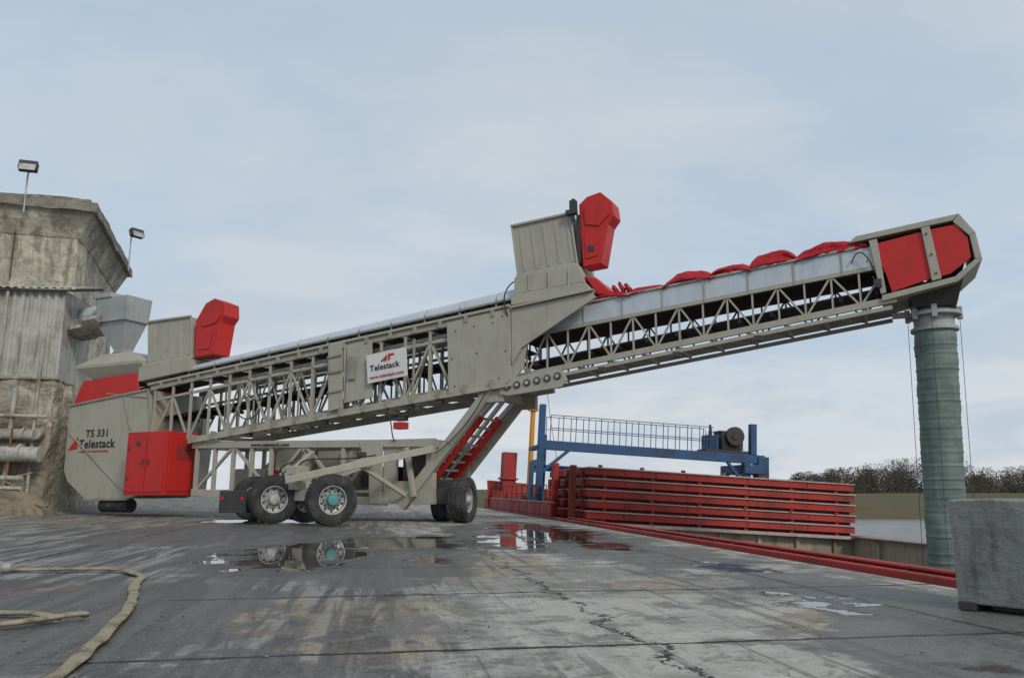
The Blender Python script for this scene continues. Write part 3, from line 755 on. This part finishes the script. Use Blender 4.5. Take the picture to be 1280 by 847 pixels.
def lamp(x,y,z0,z1,yaw):
    e=empty('floodlight',(0,0,0))
    mw=Matrix.Translation((-18.6,33,0))@Matrix.Rotation(R(18.1),4,'Z')@Matrix.Translation((x,y,0))@Matrix.Rotation(yaw,4,'Z')
    e.matrix_world=mw
    p=Part('pole',HUBW,e); p.cyl((0,0,z0),(0,0,z1),.035,n=8); p.cyl((0,0,z1),(.15,-.15,z1+.1),.03,n=8); p.done()
    p=Part('lamp_head',DARK,e,.02); p.beam((-.27,-.35,z1+.18),(.42,-.35,z1+.18),.3,.42,ref=(0,.35,1)); p.done()
    p=Part('lamp_glass',HUBW,e); p.beam((-.22,-.53,z1+.1),(.37,-.53,z1+.1),.02,.3,ref=(0,.35,1)); p.done()
lamp(-2.0,-.8,12.2,13.9,0); lamp(.85,8.0,12.3,14.1,R(40))

# ------------------------------------------------------------------ corrugated shed
SH=empty('corrugated_shed',(-17.25,29.9,0),(0,0,R(6)))
P=Part('cladding',CORR,SH)
vs=[];fs=[];x=-10.0
prof=[]
while x<0: prof+= [(x,0),(x+.10,0),(x+.15,-.09),(x+.25,-.09)]; x+=.3
for (a,y) in prof: vs+= [(a,y,5.0),(a,y,8.45)]
fs=[(2*i,2*i+2,2*i+3,2*i+1) for i in range(len(prof)-1)]
P.add(vs,fs); P.add([(0,0,5),(0,2.6,5),(0,2.6,8.45),(0,0,8.45)],[(0,1,2,3)]); P.done()
P=Part('shed_roof',CORR,SH)
vs=[];x=-10.2
prof=[]
while x<.45: prof+= [(x,0),(x+.10,0),(x+.14,.05),(x+.24,.05)]; x+=.28
for (a,y) in prof: vs+= [(a,-.3,8.42+y),(a,2.7,9.2+y)]
fs=[(2*i,2*i+2,2*i+3,2*i+1) for i in range(len(prof)-1)]
P.add(vs,fs); P.done()
P=Part('shed_roof_trim',DARK,SH); P.box(-10.2,.45,-.28,-.2,8.34,8.4); P.beam((.4,-.28,8.36),(.4,2.6,9.1),.06,.1); P.done()
gridbox('masonry_base',-10,.05,-.05,2.8,-.3,5.0,.16,TOWER,SH,.3)
P=Part('masonry_ledges',TOWER,SH,.05); P.box(-10,.2,-.22,.0,4.95,5.12); P.box(-10,-.6,-.35,.0,2.4,2.6); P.done()
P=Part('wall_pipes',PIPE,SH,smooth=True)
P.cyl((-10,-.55,2.95),(-.25,-.5,2.88),.2,n=20); P.cyl((-10,-.75,2.3),(.1,-.7,2.15),.28,n=20); P.cyl((-.25,-.5,2.9),(-.25,.4,2.9),.2,n=20)
for x in (-3.4,-1.6,-.6): P.cyl((x,-.72,2.2),(x+.08,-.72,2.2),.33,n=20); P.cyl((x,-.55,2.93),(x+.06,-.55,2.93),.24,n=20)
P.cyl((-1.2,-.3,0),(-1.2,-.3,4.6),.09,n=12); P.cyl((-.4,-.3,0),(-.4,-.3,6.5),.06,n=12); P.cyl((-1.9,-.2,2.9),(-1.9,-.2,8.3),.05,n=12); P.cyl((-10,-.4,3.75),(.1,-.4,3.55),.07,n=12)
P.cyl((-10,-.95,1.55),(-.3,-.9,1.3),.09,n=12); P.cyl((-10,-.95,1.2),(-.3,-.9,.95),.07,n=12)
P.done()
P=Part('wall_brackets',RUST,SH)
for x in (-4,-2.4,-.9): P.beam((x,-.85,1.9),(x,.0,1.9),.06,.08); P.beam((x,-.8,1.0),(x,-.8,3.1),.06,.06)
P.beam((-6,-.3,3.3),(-.2,-.3,3.2),.05,.05); P.done()
tube('wall_cable',[(-4,-.9,1.4),(-3,-.95,1.2),(-2,-.95,1.3),(-1,-.9,1.25),(0,-.9,1.5)],.03,HOSE,SH)
tube('wall_cable',[(-4,-.9,1.6),(-3,-.95,1.5),(-2,-.95,1.55),(-.5,-.9,1.2),(.3,-1.0,.3)],.025,HOSE,SH)
tube('wall_cable',[(-4,-1.0,1.1),(-3,-1.1,.8),(-2,-1.05,1.0),(-.5,-1.2,.7),(.6,-1.4,.35),(1.2,-2.2,.33)],.035,HOSE,SH)
sp=Part('dust_spoil_heap',SOIL,smooth=True)
nx=46;vs=[];fs=[]
for j in range(nx):
    for i in range(nx):
        u=i/(nx-1)*2-1; v=j/(nx-1)*2-1; d=math.sqrt(u*u+v*v)
        x=-20.6+u*4.6; y=28.6+v*2.2
        h=max(0,1-d)**.8*1.6*(1+.6*noise.noise(Vector((x*.8,y*.8,0))))+.12*noise.noise(Vector((x*3,y*3,1)))*max(0,1-d)
        vs.append((x,y,h+.15-(.5 if d>.97 else 0)))
for j in range(nx-1):
    for i in range(nx-1): a=j*nx+i; fs.append((a,a+1,a+nx+1,a+nx))
sp.add(vs,fs); sp.done()

# ------------------------------------------------------------------ SHIP
SP=empty('cargo_ship',(QX,QY,0),(0,R(3.4),QA))
P=Part('hull_side',SHIPRED,SP,.02)
P.box(.35,.5,-30,36,-3.2,.05)
P.add([(.35,36,-3.2),(.5,36,-3.2),(4.5,42.5,-3.2),(4.2,42.6,-3.2),(.35,36,.02),(.5,36,.02),(4.5,42.5,.02),(4.2,42.6,.02)],[(0,1,2,3),(4,5,6,7),(0,1,5,4),(1,2,6,5),(2,3,7,6),(3,0,4,7)])
P.box(11.4,11.55,-30,36,-3.2,.0); P.done()
P=Part('hatch_coaming',SHIPRED,SP,.02)
P.box(.62,.70,-30,18,-.5,.06); P.box(.57,.82,-30,18,.062,.10)
s=-30
while s<18: P.box(.51,.61,s,s+.06,-.3,.05); s+=1.5
P.done()
P=Part('gunwale_deck',SHIPRED_D,SP); P.box(.5,.62,-30,18,-.4,-.2); P.box(10.3,11.4,-30,18,-.2,-.1); P.box(.5,11.4,18.0,36,-.3,-.2)
P.add([(.5,36,-.2),(11.4,36,-.2),(8,42,-.2),(4,42,-.2)],[(0,1,2,3)]); P.done()
P=Part('hold_walls',BEIGE,SP)
P.box(.705,.8,-30,17.8,-5,-.01); P.box(10.0,10.28,-30,18,-5,-.02); P.box(.8,10.0,17.6,17.8,-5,-.1)
s=-28
while s<17: P.box(9.88,9.99,s,s+.1,-5,-.1); s+=2.2
s=1.5
while s<10: P.box(s,s+.1,17.5,17.6,-5,-.12); s+=1.3
P.done()
P=Part('hold_floor',BEIGE,SP); P.box(.8,10,-30,17.6,-5.1,-5); P.done()
P=Part('coaming_rail',EDGE,SP,.01); P.box(.83,10.2,17.3,17.9,-.09,.0); P.box(9.8,10.35,-30,17.3,-.018,.03); P.done()
P=Part('forward_bulwark',SHIPRED,SP,.02)
P.box(.36,.44,19.5,36,.052,.5)
P.add([(.3,34,.0),(.4,34,.0),(4.5,42.4,.0),(4.2,42.5,.0),(.15,34,1.4),(.25,34,1.4),(4.5,42.7,1.5),(4.2,42.8,1.5)],[(0,1,2,3),(4,5,6,7),(0,1,5,4),(1,2,6,5),(2,3,7,6),(3,0,4,7)])
P.box(.45,9,33.5,34,-.2,.9)
P.box(1.0,1.7,34.3,35.2,.9,2.9); P.box(.9,1.8,34.2,35.3,1.5,1.6)
P.box(2.6,5.2,31,33,-.2,1.1); P.box(3.0,4.2,31.5,32.5,1.1,1.6); P.box(1.2,2.2,26,27,-.2,.7); P.box(5.5,7.5,27,29,-.2,1.5)
for i in range(14): P.box(.45,.5,20+1.1*i,20.07+1.1*i,-.2,.5)
P.done()
P=Part('bulwark_capping',EDGE,SP,.01); P.box(.34,.48,19.5,33.9,.502,.54); P.done()
P=Part('deck_winches',SHIPRED_D,SP,.01,smooth=True)
for (x,y) in ((1.6,28.5),(2.2,30.2),(1.3,32)):
    P.cyl((x-.4,y,.35),(x+.4,y,.35),.3,n=16); P.cyl((x-.45,y,.35),(x-.4,y,.35),.42,n=16); P.cyl((x+.4,y,.35),(x+.45,y,.35),.42,n=16); P.cyl((x+.7,y,-.2),(x+.7,y,.7),.1,n=10)
P.done()
P=Part('deck_railing',SHIPRED_D,SP)
for i in range(12): P.cyl((.5,21+1.2*i,.5),(.5,21+1.2*i,1.1),.018,n=6)
P.cyl((.5,21,1.1),(.5,34.2,1.1),.018,n=6); P.cyl((.5,21,.8),(.5,34.2,.8),.014,n=6); P.done()
mq,mt=1.50,29.5
MS=empty('signal_mast',(0,0,0)); SHM=Matrix.Translation((QX,QY,0))@Matrix.Rotation(QA,4,'Z')@Matrix.Rotation(R(3.4),4,'Y'); MS.matrix_world=SHM
P=Part('mast_pole',YEL,MS)
P.cyl((mq,mt,-.2),(mq,mt,5.95),.13,.11,n=12); P.box(mq-.25,mq+.65,mt-.06,mt+.06,5.55,5.68); P.box(mq-.2,mq+.0,mt-.1,mt+.1,5.68,5.86); P.box(mq-.22,mq+.22,mt-.2,mt+.2,4.6,4.68); P.cyl((mq,mt,5.9),(mq,mt,6.5),.02,n=6)
P.done()
tube('mast_rigging',[(mq-.2,mt,5.6),(mq-2.0,mt+2.5,2.5),(mq-2.8,mt+4,.5)],.012,DARK,MS)
tube('mast_rigging',[(mq+.6,mt,5.6),(mq+.9,mt-1,2.5),(mq+1.3,mt-2,.5)],.012,DARK,MS)
# hatch covers
HC=empty('stacked_hatch_covers',(0,0,0)); HC.matrix_world=SHM
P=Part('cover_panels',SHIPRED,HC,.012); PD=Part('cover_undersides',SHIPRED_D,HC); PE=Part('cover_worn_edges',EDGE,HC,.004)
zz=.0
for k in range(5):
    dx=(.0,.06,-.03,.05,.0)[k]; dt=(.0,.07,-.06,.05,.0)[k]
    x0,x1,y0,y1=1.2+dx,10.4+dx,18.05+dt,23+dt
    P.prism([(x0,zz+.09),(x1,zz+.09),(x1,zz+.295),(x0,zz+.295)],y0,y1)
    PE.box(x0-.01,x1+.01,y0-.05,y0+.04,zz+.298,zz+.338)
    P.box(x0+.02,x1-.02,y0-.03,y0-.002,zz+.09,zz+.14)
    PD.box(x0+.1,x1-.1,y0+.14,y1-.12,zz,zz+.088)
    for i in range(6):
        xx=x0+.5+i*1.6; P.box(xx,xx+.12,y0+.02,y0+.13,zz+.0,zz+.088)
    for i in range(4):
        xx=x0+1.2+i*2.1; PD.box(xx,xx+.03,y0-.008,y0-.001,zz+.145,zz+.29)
    for yy in (18.6,19.8,21.0,22.2): P.box(x0-.07,x0-.002,yy,yy+.14,zz+.02,zz+.32)
    PE.box(x0-.02,x0-.003,y0+.05,y1,zz+.298,zz+.33)
    zz+=.342
P.done(); PD.done(); PE.done()
P=Part('cover_end_brackets',SHIPRED,HC,.02)
for yy in (19.2,20.6,22.6):
    for k in range(5): P.box(1.0,1.12,yy,yy+.25,.05+k*.342,.26+k*.342)
P.box(.78,.98,21.2,21.5,.0,1.9); P.box(.78,.98,18.6,18.8,.0,1.75); P.done()
P=Part('cover_lugs',RUST,HC,.005)
for i in range(7): P.box(1.6+i*1.4,1.72+i*1.4,18.2,18.3,1.71,1.79)
P.done()

# gantry crane
GC=empty('hatch_gantry_crane',(0,0,0)); GC.matrix_world=SHM@Matrix.Translation((.52,0,0))
P=Part('gantry_structure',BLUE,GC,.012); ty=23.6
P.box(.15,.38,ty,ty+.3,.0,4.25); P.box(.6,.8,ty+1.6,ty+1.8,0,3.2); P.box(.05,.6,ty-.2,ty+2.4,-.15,.2)
P.box(.15,9.5,ty+.02,ty+.28,2.50,2.86)
P.box(.45,9.1,ty+2.0,ty+2.28,1.75,2.0)
P.box(.3,.5,ty+.3,ty+2.2,1.9,2.15); P.box(.2,.45,ty+.3,ty+2.4,2.55,2.7)
P.box(8.6,8.9,ty+.01,ty+.3,.0,2.5); P.box(8.9,9.15,ty,ty+.28,2.86,4.1); P.box(8.6,9.5,ty-.1,ty+2.3,2.1,2.45); P.box(8.6,8.9,ty+2.01,ty+2.31,0,2.1)
P.box(9.2,9.65,ty-.05,ty+.5,1.9,2.8)
P.beam((.3,ty+.1,1.6),(1.4,ty+.1,2.55),.12,.12); P.beam((8.7,ty+.1,1.6),(7.9,ty+.1,2.55),.12,.12)
P.box(-.16,.0,ty-.1,ty+.1,.2,2.0); P.box(-.16,.14,ty-.08,ty+.08,1.6,1.75); P.box(-.16,.14,ty-.08,ty+.08,.5,.65); P.done()
P=Part('gantry_railing',BLUE,GC)
for i in range(14):
    x=.6+i*.51; P.cyl((x,ty+.05,2.86),(x,ty+.05,3.85),.016,n=6); P.cyl((x,ty+.9,2.86),(x,ty+.9,3.85),.016,n=6)
for y in (ty+.05,ty+.9):
    for z in (3.35,3.85): P.cyl((.6,y,z),(7.3,y,z),.016,n=6)
P.box(.5,8.5,ty+.29,ty+.95,2.80,2.84)
P.done()
P=Part('gantry_engine',DARK,GC,.02,smooth=True)
P.box(7.7,8.6,ty+.1,ty+.95,3.0,3.7); P.cyl((8.2,ty-.08,3.55),(8.2,ty+.1,3.55),.38,n=20); P.cyl((8.2,ty-.12,3.55),(8.2,ty-.08,3.55),.16,n=12); P.cyl((7.35,ty+.5,3.5),(7.35,ty+.5,4.0),.05,n=8); P.box(7.0,8.8,ty+.05,ty+1.0,2.865,2.98)
for i in range(5): P.cyl((7.0+.12*i,ty+.1,3.0),(7.0+.12*i,ty+.1,3.7),.015,n=6)
for i in range(6): P.box(7.75+.13*i,7.8+.13*i,ty+.06,ty+.1,3.05,3.3)
P.done()
P=Part('gantry_cabinet',BLUE,GC,.02); P.box(7.1,7.6,ty+.2,ty+.8,2.985,3.55); P.box(7.62,8.65,ty+.15,ty+.9,3.702,3.76); P.done()
t=text('swl_marking','SWL12T',(4.2,ty+1.993,1.79),.19,WHITE,GC,0,1.3,.002,1.1)

# ------------------------------------------------------------------ concrete block (right)
BK=empty('concrete_block',(3.45,6.46,0),(0,0,math.atan2(-.83,.555)))
P=Part('cast_block',BLOCK,BK,0)
def blockface(fn,a,b_):
    vs=[];fs=[]
    for j in range(b_+1):
        for i in range(a+1):
            v=Vector(fn(i/a,j/b_)); vs.append(v+noise.noise_vector(v*3)*.012+noise.noise_vector(v*11)*.004)
    for j in range(b_):
        for i in range(a): k=j*(a+1)+i; fs.append((k,k+1,k+a+2,k+a+1))
    P.add(vs,fs)
LX,LY,Z0,Z1=1.8,.78,.05,.83
blockface(lambda u,v:(LX*u,0,Z0+(Z1-Z0)*v),54,24); blockface(lambda u,v:(LX*u,LY,Z0+(Z1-Z0)*v),54,24)
blockface(lambda u,v:(0,LY*u,Z0+(Z1-Z0)*v),24,24); blockface(lambda u,v:(LX,LY*u,Z0+(Z1-Z0)*v),24,24)
blockface(lambda u,v:(LX*u,LY*v,Z1),54,24); blockface(lambda u,v:(LX*u,LY*v,Z0),54,24)
ob=P.done()
bm=bmesh.new(); bm.from_mesh(ob.data); bmesh.ops.remove_doubles(bm,verts=bm.verts,dist=.004)
bmesh.ops.recalc_face_normals(bm,faces=bm.faces); bm.to_mesh(ob.data); bm.free()
bv=ob.modifiers.new('b','BEVEL'); bv.width=.016; bv.segments=3; bv.limit_method='ANGLE'; bv.angle_limit=R(50)
P=Part('bearers_and_gap_shade',DARK,BK,.006); P.box(.02,.14,-.04,.8,.0,.06); P.box(1.4,1.55,-.04,.8,.0,.06); P.box(.2,1.4,.1,.6,.003,.045); P.done()  # two timber bearers; dark pad between them stands in for shade under the block

# ------------------------------------------------------------------ hoses on the ground
def flat_hose(name,pts,wd=.085,h=.03):
    P=Part(name,HOSE,None,smooth=True)
    pp=[Vector(p) for p in pts]; pp=[pp[0]*2-pp[1]]+pp+[pp[-1]*2-pp[-2]]
    path=[]
    for i in range(1,len(pp)-2):
        for k in range(14):
            t=k/14; a,b_,c_,d_=pp[i-1],pp[i],pp[i+1],pp[i+2]
            path.append(.5*((2*b_)+(c_-a)*t+(2*a-5*b_+4*c_-d_)*t*t+(3*b_-a-3*c_+d_)*t**3))
    rings=[]
    for i,p in enumerate(path):
        d=(path[min(i+1,len(path)-1)]-path[max(i-1,0)]).normalized(); x=Vector((-d.y,d.x,0)); r=[]
        ww=wd/2*(1+.3*noise.noise(p*3)); jj=x*.02*noise.noise(p*2.3)
        for k in range(12):
            a=2*math.pi*k/12; r.append(p+jj+x*math.cos(a)*ww+Vector((0,0,h*.5+.012+math.sin(a)*h*.6*(1+.3*noise.noise(p*5)))))
        rings.append(r)
    P.loft(rings); return P.done()
flat_hose('fire_hose',[(-9.5,9.6,0),(-7,9.3,0),(-5.7,9.2,0),(-4.9,9.22,.01),(-4.35,9.15,.01),(-3.85,8.6,.0),(-3.5,7.7,.0),(-3.05,6.7,0),(-2.72,5.8,0),(-2.42,4.87,0),(-2.2,4.13,0),(-1.9,3.0,0),(-1.5,1.5,0)])
flat_hose('fire_hose',[(-4.3,5.9,0),(-3.65,6.05,.0),(-3.3,5.85,.02),(-3.12,5.75,.0)],.08)
flat_hose('fire_hose',[(-4.1,5.3,0),(-3.45,5.5,.0),(-3.05,5.85,.02),(-3.02,5.95,.0)],.08)
P=Part('hose_coupling',HUBW,None,smooth=True); P.cyl((-5.75,9.2,.05),(-5.55,9.205,.05),.055,n=16); P.cyl((-5.7,9.2,.05),(-5.65,9.2,.05),.07,n=16); P.done()
rb=Part('loose_gravel',BLOCK,None)
for i in range(1100):
    if random.random()<.6: x=random.uniform(-6,2.5); y=random.uniform(2.8,16)
    else: x=random.uniform(-14,1); y=random.uniform(12,30)
    q,t=toq(x,y)
    if q>-.3: continue
    s=random.uniform(.005,.015)*(1+y*.04); z=gz(q,t)
    vs=[(x+random.uniform(-s,s),y+random.uniform(-s,s),z+random.uniform(-.2*s,s)) for k in range(4)]
    rb.add(vs,[(0,1,2),(0,2,3),(0,3,1),(1,3,2)])
rb.done()

# ------------------------------------------------------------------ world & sun
W=D.worlds.new('World'); S.world=W; W.use_nodes=True; nt=NT(W.node_tree)
bg=W.node_tree.nodes['Background']
SE,SR=R(36),R(148)
sky=nt.node('ShaderNodeTexSky',sky_type='NISHITA'); sky.sun_disc=False; sky.sun_elevation=SE; sky.sun_rotation=SR; sky.dust_density=1.5; sky.air_density=1.0
tc=nt.node('ShaderNodeTexCoord').outputs['Generated']
sep=nt.node('ShaderNodeSeparateXYZ'); nt.put(sep.inputs[0],tc); z=sep.outputs[2]
zc=nt.math('ADD',nt.math('MAXIMUM',z,0.0),.22)
cb=nt.node('ShaderNodeCombineXYZ'); nt.put(cb.inputs[0],nt.math('DIVIDE',sep.outputs[0],zc)); nt.put(cb.inputs[1],nt.math('DIVIDE',sep.outputs[1],zc))
pl=cb.outputs[0]
n1=nt.noise(nt.scalev(pl,(.8,1.2,1)),.75,4,.5,.6); n2=nt.noise(nt.scalev(pl,(1,1.6,1)),1.3,5,.55,.3)
mask=nt.ramp(nt.math('ADD',nt.math('MULTIPLY',n1,.75),nt.math('MULTIPLY',n2,.25)),.37,.60)
cloud=nt.mix(nt.ramp(n2,.33,.67),c4((3.9,4.35,4.8)),c4((4.5,4.85,5.15)))
base=nt.mix(.85,sky.outputs[0],c4((2.95,4.1,5.4)))
col=nt.mix(nt.math('ADD',nt.math('MULTIPLY',mask,.62),.28),base,cloud)
col=nt.mix(nt.math('MULTIPLY',nt.ramp(z,.30,.75),.5),col,c4((3.1,3.75,4.5)))
hz=nt.math('MULTIPLY',nt.ramp(z,.34,.0),.75)
band=nt.noise(nt.scalev(tc,(2.5,2.5,11)),1.5,5,.6,.4)
col=nt.mix(hz,col,nt.mix(nt.ramp(band,.40,.60),c4((3.9,4.4,4.95)),c4((5.2,5.4,5.55))))
nt.put(bg.inputs['Color'],col); bg.inputs['Strength'].default_value=.138
sl=D.lights.new('sun','SUN'); so=D.objects.new('sun',sl); S.collection.objects.link(so)
sl.energy=1.5; sl.angle=R(12); sl.color=(1,.94,.84)
d=Vector((math.sin(SR)*math.cos(SE),math.cos(SR)*math.cos(SE),math.sin(SE)))
so.rotation_euler=d.to_track_quat('Z','Y').to_euler()
S.view_settings.view_transform='Standard'; S.view_settings.look='None'; S.view_settings.exposure=0
